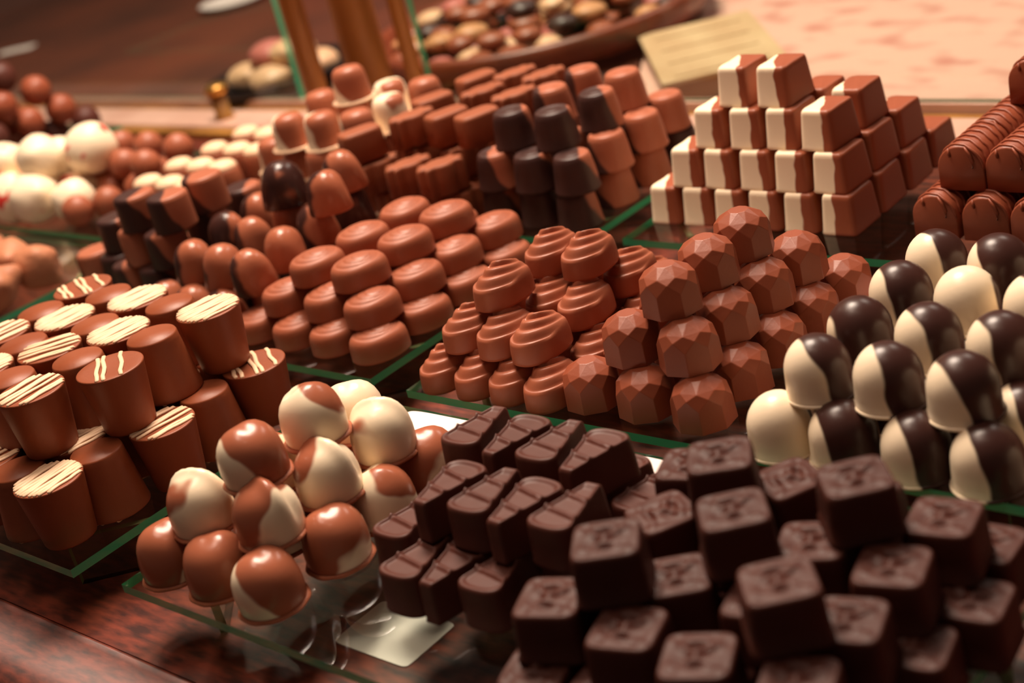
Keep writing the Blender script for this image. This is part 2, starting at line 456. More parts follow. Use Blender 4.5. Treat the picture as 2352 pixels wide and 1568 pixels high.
# small tapered cup, dark and milk
proto('pot', 'two_tone_cup_chocolate', 0.024, (body(circ(.0145), [(1.02, 0), (1.05, .0008), (1.01, .0018), (.93, .013), (.85, .0200), (.79, .0230), (.70, .0238)], lambda x, y, t: .0005*math.sin(t*7), 40, 8), M['cup2']))
# ribbed bar / smooth bar
def rib_foot(t):
    x, y = superel(.0095, .0165, 3)(t)
    k = 1+.13*math.cos(8*t)
    return x*k, y*k
proto('rib', 'ribbed_bar_chocolate', 0.021, (body(rib_foot, [(1.0, 0), (.98, .012), (.95, .0190), (.90, .0207), (.82, .0210)], lambda x, y, t: .0, 80, 3), M['milk_gold']))
proto('brick', 'smooth_bar_chocolate', 0.021, (body(superel(.0105, .0160, 4), [(1.0, 0), (.98, .012), (.95, .0185), (.90, .0205), (.80, .0210)], lambda x, y, t: .0, 48, 3), M['milk_gold']))
# thimble with white swirl and flared foot
proto('thimble', 'swirled_thimble_chocolate', 0.026, None, [
    ('thimble_body', lathe([(.0146, 0), (.0146, .0014), (.0138, .003), (.0132, .010), (.0126, .0175), (.0116, .0222), (.0094, .0248), (.0055, .0258), (.0010, .026)], 40), M['thim'], True),
    ('foot_rim', lathe([(.0140, 0), (.0162, .0004), (.0164, .0014), (.0145, .0022)], 40), M['icing'], True)])
# marbled drop
proto('drop', 'marbled_drop_chocolate', 0.026, (lathe([(.0140, 0), (.0142, .001), (.0135, .008), (.0124, .015), (.0108, .0195), (.0082, .0230), (.0050, .0252), (.0012, .026)], 40, lambda x, y, z: (x*(1+.06*math.sin(3*math.atan2(y, x)+z*120)), y*(1+.06*math.sin(3*math.atan2(y, x)+z*120)), z)), M['drop']))
# short cylinder
proto('cyl', 'two_tone_cylinder_chocolate', 0.024, (body(superel(.0135, .0145, 2.3), [(1.0, 0), (1.0, .0010), (.97, .012), (.96, .0205), (.92, .0230), (.84, .0238)], lambda x, y, t: .0, 40, 4), M['cup2']))
# white capped egg
proto('egg', 'white_capped_chocolate', 0.034, None, [
    ('egg_body', lathe([(.0100, 0), (.0128, .004), (.0138, .012), (.0138, .020), (.0128, .0262), (.0118, .0285)], 32), M['milk'], True),
    ('white_cap', lathe([(.0122, .0272), (.0116, .0300), (.0092, .0325), (.0055, .0338), (.0010, .034)], 32), M['icing'], True)])
# balls
def ball(R, seed, lump):
    rnd = random.Random(seed); bm = bmesh.new()
    bmesh.ops.create_icosphere(bm, subdivisions=4 if R > .0125 else 3, radius=R)
    ph = [(Vector((rnd.uniform(-1, 1), rnd.uniform(-1, 1), rnd.uniform(-1, 1))).normalized(), rnd.uniform(.3, 1)) for _ in range(14)]
    for v in bm.verts:
        d = v.co.normalized(); s = 1
        for q, w in ph: s += lump*w*math.exp(-((1-d.dot(q))/.06))
        v.co = d*R*s
        v.co.z = max(v.co.z, -R*.93)+R*.93
    return bm
proto('ball', 'milk_chocolate_ball', 0.025, (ball(.0130, 1, .02), M['milk']))
proto('white_lump', 'white_chocolate_truffle', 0.032, (ball(.0195, 2, .07), M['berry']))
proto('nut', 'nut_cluster', 0.030, (ball(.0165, 3, .22), M['nut']))
proto('far', 'milk_truffle_ball', 0.030, (ball(.0150, 4, .04), M['milk_deep']))
proto('far_dark', 'dark_truffle_ball', 0.030, (ball(.0150, 5, .04), M['dark']))

# ------------------------------------------------------------------ setting
ZG = 0.030            # top of the glass trays
bm = bmesh.new(); box(bm, -2.6, 0.35, 0.256, 0.86, -0.04, 0.0)
counter = tag(thing('display_counter', (-1.1, .207, -.04)), 'dark red mahogany display counter under all the glass trays', 'counter')
ct = mk('counter_top', bm, M['wood'], counter, False); ct.location = (1.1, -.207, .04)
bm = bmesh.new()
# counter front: bead, flat strip and rounded nose
prof = [(.2555, -.04), (.2555, .0), (.2535, .0008), (.2515, -.0004), (.236, -.0006), (.230, .0004), (.222, -.001), (.214, -.006), (.209, -.014), (.207, -.024), (.207, -.04)]
rings = [[bm.verts.new((x, y, z)) for y, z in prof] for x in (-2.6, 0.35)]
bridge(bm, rings)
ce = mk('front_edge', bm, M['wood_front'], counter, True); ce.location = (1.1, -.207, .04)
bm = bmesh.new(); box(bm, -2.6, 0.35, 0.862, 0.876, -0.04, 0.006, .001)
struct('trim_1', bm, M['brass'], 'thin brass strip behind the trays')
bm = bmesh.new(); box(bm, -2.6, 0.35, 0.878, 0.925, -0.04, 0.008, .002)
struct('trim_2', bm, M['ledge'], 'pale stone ledge behind the trays')
bm = bmesh.new(); box(bm, -2.6, 0.35, 0.927, 0.940, -0.04, 0.005, .001)
struct('trim_3', bm, M['brass'], 'brown channel strip along the pale ledge')
bm = bmesh.new(); box(bm, -2.6, 0.35, 0.942, 0.952, -0.04, 0.012, .001)
struct('trim_4', bm, M['ledge'], 'thin pale strip at the back of the ledge')
def slab(pts, z0, z1):
    bm = bmesh.new(); bridge(bm, [[bm.verts.new((x, y, z0)) for x, y in pts], [bm.verts.new((x, y, z1)) for x, y in pts]]); return bm
tag(mk('wooden_counter', slab([(-6, .954), (-.79, .954), (-1.135, 1.5), (-4.0, 6), (-6, 6)], -.95, -.002), M['wood_dark'], None, False), 'dark brown wooden counter beyond the ledge at left', 'counter')
tag(mk('stone_counter', slab([(-.787, .954), (3, .954), (3, 6), (-3.997, 6), (-1.132, 1.5)], -.95, -.002), M['marble'], None, False), 'pink mottled stone counter beyond the ledge at right', 'counter')
bm = bmesh.new(); box(bm, -6.2, 3.2, -3.0, 6.2, -1.0, -.95)
struct('floor', bm, M['wood_dark'], 'dark wooden shop floor')
bm = bmesh.new(); box(bm, -2.58, .33, .235, .95, -.95, -.041)
mk('cabinet_body', bm, M['wood'], counter, False, (1.1, -.207, .04))
# the room behind
bm = bmesh.new(); box(bm, -6.2, 3.2, 6.02, 6.12, -0.95, 2.4)
struct('wall_back', bm, M['wood_dark'], 'dark wooden wall at the back of the shop')

def tray(x0, x1, y0, y1, label, legs=(0, 1, 2, 3)):
    r = thing('glass_tray', ((x0+x1)/2, (y0+y1)/2, 0)); tag(r, label, 'tray', 'glass display trays')
    hx, hy = (x1-x0)/2, (y1-y0)/2; t = .0045
    bm = bmesh.new(); box(bm, -hx, hx, -hy, hy, ZG-t, ZG)
    bmesh.ops.recalc_face_normals(bm, faces=bm.faces)
    for f in bm.faces: f.material_index = 1 if abs(f.normal.z) < .5 else 0
    mk('glass_pane', bm, [M['glass'], M['glass_edge']], r, False)
    for k in legs:
        sx = 1 if k in (1, 3) else -1; sy = -1 if k < 2 else 1
        a = Vector((sx*(hx-.037), sy*(hy-.020), 0)); b = a+Vector((sx*.030, -sy*.030, 0)) if False else a+Vector((sx*.024, -sy*.0, 0))
        # small upright glass plate set diagonally near the corner
        a = Vector((sx*(hx-.037), sy*(hy-.020), 0)); b = Vector((sx*(hx-.006), sy*(hy-.051), 0))
        d = (b-a).normalized(); nn = Vector((-d.y, d.x, 0))*.002
        bm = bmesh.new(); lo = [bm.verts.new(p) for p in (a+nn, b+nn, b-nn, a-nn)]; hi = [bm.verts.new(v.co+Vector((0, 0, ZG-t))) for v in lo]
        bridge(bm, [lo, hi])
        bmesh.ops.recalc_face_normals(bm, faces=bm.faces)
        for f in bm.faces: f.material_index = 0 if f.calc_area() > .0004 else 1
        mk('leg', bm, [M['glass_leg'], M['leg_edge']], r, False)
    return r
tray(-.568, -.200, .267, .441, 'clear glass tray nearest the viewer, carrying truffles and dark chocolates')
tray(-.974, -.606, .264, .438, 'clear glass tray under the tall white-striped cups at left')
tray(-.565, -.205, .455, .629, 'clear glass tray under the shells, gems and black and white domes')
tray(-.965, -.597, .459, .633, 'clear glass tray under the round swirled ovals in the middle')
tray(-.566, -.198, .653, .828, 'clear glass tray under the white-sided bars and the drizzled logs')
tray(-.960, -.592, .645, .820, 'clear glass tray under the two-tone cups and ribbed bars')
tray(-1.342, -.975, .395, .569, 'clear glass tray under the nut clusters at the left edge')
tray(-1.330, -.950, .582, .760, 'clear glass tray under the white-capped chocolates at left')
tray(-1.690, -1.335, .640, .815, 'clear glass tray under the blurred dark truffle heap at far left')
# thin white sheets with rounded corners
def sheet(x0, x1, y0, y1, z, label):
    o = mk('white_sheet', body(superel((x1-x0)/2, (y1-y0)/2, 14), [(1, 0), (1, .0006)], None, 64), M['paper'], None, False, ((x0+x1)/2, (y0+y1)/2, z))
    tag(o, label, 'sheet', 'white sheets by the trays')
sheet(-.545, -.375, .405, .4385, ZG, 'white card on the nearest tray, behind the dark wedges')
sheet(-.535, -.33, .596, .6265, ZG, 'white card on the tray behind the milk shells and gems')
sheet(-.474, -.428, .303, .335, 0.0, 'white card lying under the nearest glass tray')
# ------------------------------------------------------------------ piles
ORD = ['first', 'second', 'third', 'fourth', 'fifth', 'sixth', 'seventh', 'eighth', 'ninth', 'tenth']
LAY = ['bottom', 'second', 'third', 'fourth']
def pile(items, kindfn, step, desc, cat, group, w, rzfn=None, fill=True, jitter=0.0006, z0=ZG, fillkind=None, nlay=None, extra=None, flipfn=None, fillok=None, layz=None):
    """items: list of dict(x,y,l,...) ; adds hidden supporters below, then places and labels everything"""
    items = [dict(i) for i in items]
    if fill:
        top = max(i['l'] for i in items)
        for L in range(top, 0, -1):
            for i in [k for k in items if k['l'] == L]:
                below = [k for k in items if k['l'] == L-1]
                if not any(math.hypot(k['x']-i['x'], k['y']-i['y']) < w*0.98 for k in below):
                    items.append(dict(x=i['x'], y=i['y'], l=L-1, hid=True))
                else:
                    # enough support? need pieces on roughly both sides
                    pass
    rnd = random.Random(len(items)*17+int(step*1e4))
    byl = {}
    for i in items: byl.setdefault(i['l'], []).append(i)
    for L, li in byl.items():
        # rows by clustering y
        li.sort(key=lambda k: k['y']); rows = []
        for k in li:
            if rows and k['y']-rows[-1][0]['y'] < w*0.5: rows[-1].append(k)
            else: rows.append([k])
        for ri, row in enumerate(rows):
            row.sort(key=lambda k: k['x'])
            for ci, k in enumerate(row):
                kind = kindfn(k); z = z0+(layz[L] if layz else L*step)
                rz = k.get('rz', rzfn(k) if rzfn else 0)+rnd.uniform(-.04, .04)
                props = {}
                if 'split' in k: props['split'] = k['split']
                elif extra is not None: props['split'] = extra+rnd.uniform(-.12, .12)
                o = place(kind, k['x']+rnd.uniform(-jitter, jitter), k['y']+rnd.uniform(-jitter, jitter), z, rz, flip=bool(flipfn and flipfn(k)), scale=k.get('s', 1.0), tilt=k.get('tilt', (0, 0)), **props)
                lay = 'top' if (L == max(byl) and L > 0) else LAY[L]
                if len(byl) == 1: lay = None
                pos = ('%s layer, ' % lay if lay else '')
                pos += ('front row' if ri == 0 else '%s row back' % ORD[min(ri, 9)])+(', %s from left' % ORD[min(ci, 9)] if len(row) > 1 else '')
                d = k.get('d', desc)
                if callable(d): d = d(k)
                tag(o, '%s, %s' % (d, pos), cat, group)
def G(xs, ys, l, **kw): return [dict(x=x, y=y, l=l, **kw) for x in xs for y in ys]
VR = YAW  # view heading about z
LEFT = math.atan2(-r2.y, -r2.x)   # heading of picture-left on the ground
# gems
gx0, gx1, gx2 = (-.4515, -.4185, -.3855), (-.4290, -.3960), (-.4075,)
it = G(gx0, (.476, .509, .542, .575, .608), 0)+G(gx1, (.486, .519, .552, .584), 1)+G(gx2, (.496, .527, .559), 2)
pile(it, lambda k: 'gem', .0228, 'faceted milk chocolate gem', 'chocolate', 'faceted milk chocolate gems', .033, lambda k: random.uniform(0, .8))
# domes
it = G((-.3385, -.3075, -.2745, -.2435), (.466, .500, .534, .568, .602), 0)+G((-.3220, -.2900, -.2575), (.478, .515, .552, .588), 1)
sp_ = {(0, 0): .75, (1, 0): -.55, (0, 1): -.02}
for k in it:
    k['split'] = -.26+random.uniform(-.2, .12); k['rz'] = LEFT+random.uniform(-.25, .15)
    if k['l'] == 0 and abs(k['x']+.3385) < .001 and k['y'] < .47: k['split'] = .55; k['rz'] = LEFT+.5; k['d'] = 'mostly white dome chocolate'
    if k['l'] == 1 and abs(k['x']+.322) < .001 and abs(k['y']-.515) < .001: k['split'] = -.75; k['d'] = 'mostly black dome chocolate'
    if k['l'] == 1 and abs(k['x']+.290) < .001 and abs(k['y']-.552) < .001: k['split'] = .9; k['d'] = 'mostly white dome chocolate'
    if k['l'] == 0 and abs(k['x']+.3075) < .001 and k['y'] < .47: k['split'] = -.55
it += [dict(x=-.2105, y=.470, l=0, split=.5, rz=LEFT)]
it += [dict(x=-.2255, y=.508, l=1, split=-.1, rz=LEFT), dict(x=-.2255, y=.545, l=1, split=-.1, rz=LEFT)]
pile(it, lambda k: 'dome', .0235, 'black and white dome chocolate', 'chocolate', 'black and white domes', .033)
# shells
it = G((-.5465, -.5215, -.4975, -.4745), (.473,), 0)+G((-.5465, -.5215, -.4975, -.4745), (.512, .551, .590), 0)
it += G((-.5330, -.5090, -.4860), (.484,), 1)+G((-.5330, -.5090, -.4860), (.523, .562), 1)
it += [dict(x=-.5170, y=.498, l=2), dict(x=-.5170, y=.540, l=2), dict(x=-.4930, y=.540, l=2)]
pile(it, lambda k: 'shell', .0195, 'ridged milk chocolate shell', 'chocolate', 'milk chocolate shells', .030, lambda k: random.uniform(-.12, .04), layz=(0, .0195, .039))
# ovals
it = G((-.685, -.6505, -.6165), (.487, .525, .563, .601), 0)+G((-.7205,), (.487, .525, .563, .601), 0)
it += G((-.6985, -.6610, -.6260), (.498, .535, .571, .607), 1)
it += G((-.6780, -.6410), (.509, .547, .585), 2)
pile(it, lambda k: 'oval', .0160, 'round milk chocolate with swirl top', 'chocolate', 'swirled oval milk chocolates', .034, lambda k: random.uniform(-.25, .1))
# two-tone bars
bx = [-.551+.0242*i for i in range(6)]
it = G(bx, (.694, .728, .762, .796), 0)
it += G([-.5325+.0244*i for i in range(5)], (.699, .734, .769), 1)
it += G([-.5150+.0245*i for i in range(4)], (.706, .741, .775), 2)
it += [dict(x=-.4985, y=.714, l=3), dict(x=-.4725, y=.714, l=3)]
it = [k for k in it if not (k['l'] == 2 and k['y'] > .76)]
for k in it:
    k['split'] = -.36+random.uniform(-.10, .12)
    if k['y'] > .72: k['split'] = -.70+random.uniform(-.2, .1)
    if k['l'] == 0 and k['x'] > -.44 and k['y'] < .70: k['split'] = -.80
pile(it, lambda k: 'bar', .0230, 'milk chocolate bar with white side', 'chocolate', 'stacked milk and white bars', .030, lambda k: random.uniform(-.03, .03))
# logs
it = G((-.3715, -.3445, -.3175, -.2905), (.703, .742, .781), 0)+G((-.3590, -.3315, -.3040), (.712, .751, .790), 1)
it += G((-.3450, -.3180), (.776,), 2)
pile(it, lambda k: 'log', .0250, 'milk chocolate log with drizzle', 'chocolate', 'drizzled chocolate logs', .030)
# truffles
TD = {'b': 'milk brown truffle ball', 'w': 'mostly white truffle ball', 'm': 'half white, half brown truffle ball'}
def T(x, y, l, t, kind, split, rz): return dict(x=x, y=y, l=l, d=TD[t], tk=kind, split=split, rz=rz)
it = [T(-.5480, .285, 0, 'b', 0, -.75, LEFT+PI), T(-.5160, .287, 0, 'b', 0, -1.6, 0), T(-.4810, .287, 0, 'm', 0, -.35, LEFT+.2),
      T(-.4770, .322, 0, 'b', 0, -.75, .6), T(-.4795, .356, 0, 'w', 2, .9, LEFT), T(-.4830, .390, 0, 'b', 0, -.8, 0.2),
      T(-.5325, .299, 1, 'w', 1, 1.0, 1.2), T(-.4925, .3045, 1, 'm', 1, .0, .7), T(-.4910, .3390, 1, 'w', 1, .7, .9), T(-.4920, .3760, 1, 'w', 1, 1.0, 1.4),
      T(-.5060, .3150, 2, 'm', 0, -.12, LEFT+.1), T(-.5060, .3510, 2, 'w', 2, .75, LEFT+.6),
      T(-.5230, .3860, 1, 'w', 0, 1.2, 0), T(-.5140, .3210, 0, 'b', 0, -1, 0), T(-.5140, .3540, 0, 'b', 0, -1, 0), T(-.5150, .3880, 0, 'b', 0, -1, 0), T(-.5270, .3350, 1, 'm', 0, 0, 0)]
pile(it, lambda k: 'truffle%d' % k.get('tk', 0), .0215, TD['m'], 'chocolate', 'brown and white truffle balls', .033, layz=(0, .0205, .0405))
# wedges: rz 0 has the round wide end towards the viewer
def Wd(x, y, l, back): return dict(x=x, y=y, l=l, rz=(PI if back else 0), d='dark wedge chocolate with %s end forward' % ('narrow' if back else 'wide'))
it = [Wd(-.4200, .3190, 0, 0), Wd(-.4025, .3240, 0, 1), Wd(-.3805, .3245, 0, 0), Wd(-.4450, .3400, 0, 0),
      Wd(-.4215, .3480, 1, 1), Wd(-.4000, .3455, 1, 0), Wd(-.3800, .3480, 1, 1), Wd(-.3590, .3480, 1, 0),
      Wd(-.4420, .3870, 1, 0), Wd(-.4195, .3890, 1, 1), Wd(-.3985, .3870, 1, 0), Wd(-.3770, .3890, 1, 1),
      Wd(-.4250, .3605, 0, 1), Wd(-.4025, .3615, 0, 0), Wd(-.3820, .3625, 0, 1), Wd(-.3610, .3520, 0, 0),
      Wd(-.4440, .3990, 0, 0), Wd(-.4220, .3995, 0, 1), Wd(-.4000, .4000, 0, 0), Wd(-.3790, .4010, 0, 1), Wd(-.3560, .3920, 0, 0)]
pile(it, lambda k: 'wedge', .0187, '', 'chocolate', 'dark chocolate wedges', .034, jitter=.0003)
# dark squares
Q = lambda x, y, l, rz: dict(x=x, y=y, l=l, rz=rz)
it = [Q(-.2378, .3127, 2, .72), Q(-.3062, .3120, 2, .60), Q(-.2747, .3426, 2, .72), Q(-.2983, .3712, 2, .62), Q(-.2449, .3745, 2, .75),
      Q(-.3251, .2967, 1, .35), Q(-.2886, .2935, 1, .25), Q(-.2580, .2910, 1, .40), Q(-.2228, .2930, 1, .3), Q(-.2235, .3250, 1, .30), Q(-.2215, .3872, 1, .15), Q(-.2240, .3560, 1, .22),
      Q(-.3188, .3571, 1, -.5), Q(-.2854, .3922, 1, -.5), Q(-.2895, .3250, 1, .7), Q(-.2570, .3590, 1, .4), Q(-.3286, .3890, 1, .3), Q(-.2550, .3250, 1, .2), Q(-.2535, .3910, 1, .1), Q(-.3215, .3270, 1, .6), Q(-.2880, .3590, 1, .5),
      Q(-.2061, .3728, 0, .15), Q(-.2150, .4040, 0, .05)]
it += [Q(-.3250+.0295*i+random.uniform(-.001, .001), .2825+.0295*j, 0, random.uniform(0, .3)) for i in range(4) for j in range(5)]
it += [Q(-.2120, .3430, 0, .2)]
pile(it, lambda k: 'square', .0195, 'dark square chocolate with embossed top', 'chocolate', 'dark embossed squares', .032)
# striped cups: 'S' wide face up with icing, 'P' turned over
IC = {0: 'tall cup with three thin white lines', 1: 'tall cup topped by thick white icing', 2: 'tall cup with broad pale stripes', 3: 'tall cup with paired white stripes'}
def CP(x, y, l, s, v=0, rz=0): return dict(x=x, y=y, l=l, flip=(s == 'P'), v=v, rz=rz, d=('plain upturned cup' if s == 'P' else IC[v]))
A_ = -.12
it = [CP(-.637, .337, 1, 'S', 0, .95), CP(-.646, .370, 1, 'P', 0, .3), CP(-.6400, .4030, 1, 'S', 1, A_), CP(-.669, .338, 1, 'P', 2, .2), CP(-.662, .305, 1, 'S', 2, A_+.2),
      CP(-.6740, .368, 1, 'S', 1, A_), CP(-.6735, .402, 1, 'P', 1, 0), CP(-.7000, .341, 1, 'S', 2, A_-.5), CP(-.692, .311, 1, 'P', 0, .5), CP(-.7005, .371, 1, 'P', 1, 0), CP(-.7030, .402, 1, 'S', 1, A_),
      CP(-.7300, .371, 1, 'S', 1, A_), CP(-.7270, .341, 1, 'P', 2, 0), CP(-.7320, .402, 1, 'P', 0, 0), CP(-.7220, .312, 1, 'S', 1, A_), CP(-.7620, .4050, 1, 'S', 3, 1.15), CP(-.7570, .345, 1, 'S', 2, A_), CP(-.7600, .374, 1, 'P', 0, 0),
      CP(-.7520, .315, 1, 'P', 0, 0), CP(-.6230, .408, 0, 'S', 3, 1.1), CP(-.6270, .376, 0, 'P', 0, 0), CP(-.6205, .343, 0, 'S', 2, A_), CP(-.6340, .3120, 0, 'P', 3, .3), CP(-.6345, .284, 0, 'S', 1, A_+.25), CP(-.6640, .284, 0, 'P', 0, 0), CP(-.6940, .285, 0, 'S', 2, A_),
      CP(-.7260, .285, 0, 'P', 0, 0)]
for i, x in enumerate((-.6590, -.6900, -.7220, -.7540)):
    for j, y in enumerate((.316, .346, .377, .408)):
        it.append(CP(x, y, 0, 'SP'[(i+j) % 2], 1, A_))
pile(it, lambda k: 'cup%d' % k['v'], .0332, '', 'chocolate', 'tall white-striped cup chocolates', .034, flipfn=lambda k: k['flip'], jitter=.0003)
# two-tone small cups
def PT(x, y, l, s): return dict(x=x, y=y, l=l, split=s, d='mostly dark round cup' if s > .4 else ('milk brown round cup' if s < -.4 else 'half dark, half milk round cup'))
it = [PT(-.611, .669, 0, .9), PT(-.643, .671, 0, 1.2), PT(-.677, .671, 0, .6), PT(-.610, .708, 0, -.6), PT(-.608, .745, 0, -1.0), PT(-.610, .783, 0, 1.5),
      PT(-.608, .671, 1, .9), PT(-.641, .671, 1, 1.0), PT(-.6745, .671, 1, .1), PT(-.609, .708, 1, -.7), PT(-.607, .744, 1, -.8), PT(-.612, .780, 1, -.6),
      PT(-.629, .685, 2, 1.3), PT(-.664, .684, 2, 1.2), PT(-.620, .720, 2, .6), PT(-.627, .758, 2, -.7), PT(-.667, .765, 2, -.5), PT(-.665, .728, 2, -.3),
      PT(-.643, .708, 0, 0), PT(-.643, .745, 0, 0), PT(-.643, .783, 0, 0), PT(-.677, .708, 0, 0), PT(-.677, .745, 0, 0), PT(-.643, .708, 1, 0), PT(-.643, .745, 1, 0), PT(-.645, .782, 1, 0), PT(-.677, .708, 1, 0), PT(-.677, .745, 1, 0), PT(-.677, .782, 1, 0), PT(-.677, .783, 0, 0)]
pile(it, lambda k: 'pot', .0238, '', 'chocolate', 'dark and milk round cups', .033)
# ribbed and smooth bars
def RB(x, y, l, kind): return dict(x=x, y=y, l=l, k=kind, d='ribbed milk chocolate bar' if kind == 'rib' else 'smooth rounded milk chocolate bar')
it = [RB(-.7010, .690, 2, 'brick'), RB(-.7300, .690, 2, 'brick'), RB(-.7590, .684, 2, 'rib'), RB(-.7720, .7200, 2, 'brick'), RB(-.7000, .728, 2, 'rib'), RB(-.7360, .735, 2, 'rib'), RB(-.7360, .772, 2, 'rib'), RB(-.7050, .768, 2, 'rib'), RB(-.7690, .765, 2, 'brick'),
      RB(-.7800, .652, 2, 'brick'), RB(-.7220, .690, 1, 'rib'), RB(-.7560, .690, 1, 'rib'), RB(-.7420, .655, 1, 'rib'), RB(-.7130, .656, 1, 'rib'), RB(-.7740, .656, 1, 'rib'),
      RB(-.7100, .665, 0, 'rib'), RB(-.7400, .665, 0, 'rib'), RB(-.7700, .665, 0, 'rib'), RB(-.7100, .702, 0, 'rib'), RB(-.7400, .702, 0, 'rib'), RB(-.7700, .702, 0, 'rib'), RB(-.7100, .740, 0, 'rib'), RB(-.7400, .740, 0, 'rib'), RB(-.7700, .740, 0, 'rib'), RB(-.7100, .777, 0, 'rib'), RB(-.7400, .777, 0, 'rib'), RB(-.7700, .777, 0, 'rib'),
      RB(-.7100, .728, 1, 'rib'), RB(-.7400, .728, 1, 'rib'), RB(-.7700, .728, 1, 'rib'), RB(-.7100, .766, 1, 'rib'), RB(-.7400, .766, 1, 'rib'), RB(-.7700, .766, 1, 'rib')]
pile(it, lambda k: k.get('k', 'rib'), .0212, '', 'chocolate', 'ribbed milk chocolate bars', .030, lambda k: -.35, layz=(0, .0235, .047))
for o in []: pass
# thimbles
def TH(x, y, l, s, w='milk thimble with white swirl'): return dict(x=x, y=y, l=l, split=s, d=w)
it = [TH(-.911, .676, 1, -.2), TH(-.870, .666, 1, -.5), TH(-.838, .662, 1, -.6), TH(-.808, .664, 1, .4), TH(-.838, .668, 2, .2), TH(-.870, .664, 2, .2), TH(-.805, .674, 2, .1),
      TH(-.803, .706, 2, 1.2, 'mostly white thimble'), TH(-.833, .737, 2, 1.0, 'mostly white thimble'), TH(-.800, .742, 2, -.6), TH(-.840, .704, 2, -.1), TH(-.886, .714, 2, 0), TH(-.830, .700, 3, .1)]
it += [TH(x, y, 1, 0) for x in (-.905, -.870, -.838, -.806) for y in (.700, .736)]+[TH(x, y, 0, 0) for x in (-.905, -.872, -.838, -.806) for y in (.664, .700, .736)]
pile(it, lambda k: 'thimble', .0240, '', 'chocolate', 'milk and white thimbles', .030)
# marbled drops
it = [dict(x=-.771, y=.571, l=2, split=1.3, d='tall mostly dark marbled drop', s=1.12), dict(x=-.7230, y=.567, l=2, split=.2), dict(x=-.6880, y=.5580, l=2, split=-.2, s=1.08)]
it = it[:2]+[dict(x=-.7440, y=.599, l=2, split=-.2)]
it += [dict(x=a, y=b, l=1, split=s) for a, b, s in ((-.814, .577, .3), (-.781, .577, 0), (-.7440, .567, 0), (-.811, .545, .5), (-.778, .541, -.2), (-.7360, .531, -.3), (-.793, .502, 0), (-.7610, .500, -.1), (-.7300, .497, -.1))]
it += [dict(x=a, y=b, l=0, split=.3) for a in (-.815, -.785, -.755) for b in (.487, .519, .551, .583)]
pile(it, lambda k: 'drop', .0240, 'milk and dark marbled drop', 'chocolate', 'marbled milk and dark drops', .030, lambda k: random.uniform(-.6, .6))
# small cylinders
it = [dict(x=a, y=b, l=l, split=s, d=('mostly dark' if s > .3 else 'mostly milk')+' round block chocolate') for a, b, l, s in (
    (-.873, .517, 1, -1.2), (-.841, .517, 1, .1), (-.886, .512, 0, .1), (-.855, .512, 0, .9), (-.867, .519, 2, .6), (-.832, .523, 2, .2), (-.845, .553, 1, .8), (-.836, .556, 2, -.2), (-.849, .592, 1, .9),
    (-.945, .520, 0, -.8), (-.9160, .522, 0, .9), (-.917, .530, 1, .8), (-.885, .548, 0, 0), (-.885, .583, 0, 0), (-.848, .548, 0, 0), (-.848, .583, 0, 0), (-.916, .560, 0, 0), (-.880, .585, 1, 0), (-.945, .560, 0, 0))]
pile(it, lambda k: 'cyl', .0240, '', 'chocolate', 'milk and dark round blocks', .030)
# white capped eggs, balls, white truffles
it = [dict(x=a, y=b, l=0) for a, b in ((-1.021, .700), (-.992, .700), (-.9655, .700), (-1.024, .664), (-.996, .664), (-.9670, .664), (-1.019, .628), (-.991, .628), (-.9640, .628), (-1.024, .736), (-.994, .736), (-.9660, .736))]
pile(it, lambda k: 'egg', .034, 'milk chocolate with white cap', 'chocolate', 'white-capped milk chocolates', .030, lambda k: -.3, jitter=.0008)
it = [dict(x=a, y=b, l=l) for a, b, l in ((-1.147, .694, 1), (-1.105, .694, 1), (-1.060, .692, 1), (-1.130, .652, 1), (-1.086, .654, 1), (-1.058, .655, 1), (-1.120, .655, 0), (-1.104, .645, 0), (-1.090, .600, 0),
      (-1.075, .620, 0), (-1.075, .652, 0), (-1.060, .685, 0), (-1.090, .685, 0), (-1.120, .685, 0), (-1.150, .690, 0))]
pile(it, lambda k: 'ball', .0200, 'shiny milk chocolate ball', 'chocolate', 'shiny milk chocolate balls', .028, layz=(0, .0195))
it = [dict(x=a, y=b, l=l, split=s) for a, b, l, s in ((-1.118, .648, 1, .8), (-1.148, .632, 1, .40), (-1.184, .632, 0, .35), (-1.222, .632, 0, .40), (-1.112, .606, 0, .8), (-1.148, .598, 0, .8), (-1.182, .600, 0, .33), (-1.218, .600, 0, .5), (-1.162, .620, 1, .4), (-1.200, .615, 1, .35), (-1.150, .660, 0, .6), (-1.185, .665, 0, .8))]
for q_, k in enumerate(it): k['s'] = (1.12, .86, 1.05, .94, .9, 1.1)[q_ % 6]; k['x'] += (.004, -.003, .0, .005)[q_ % 4]; k['y'] += (-.003, .004, .002)[q_ % 3]; k['split'] = min(k['split'], .5)-.13
pile(it, lambda k: 'white_lump', .02, 'large white chocolate truffle', 'chocolate', 'large white chocolate truffles', .036, fill=False, z0=ZG, layz=(.0, .028), rzfn=lambda k: k['x']*99)
it = [dict(x=-1.033, y=.502, l=0), dict(x=-.994, y=.500, l=0), dict(x=-.994, y=.462, l=0), dict(x=-1.033, y=.462, l=0), dict(x=-1.070, y=.502, l=0)]
pile(it, lambda k: 'nut', .03, 'lumpy milk chocolate nut cluster', 'chocolate', 'nut clusters at the left edge', .036, rzfn=lambda k: k['x']*99+k['y']*50)
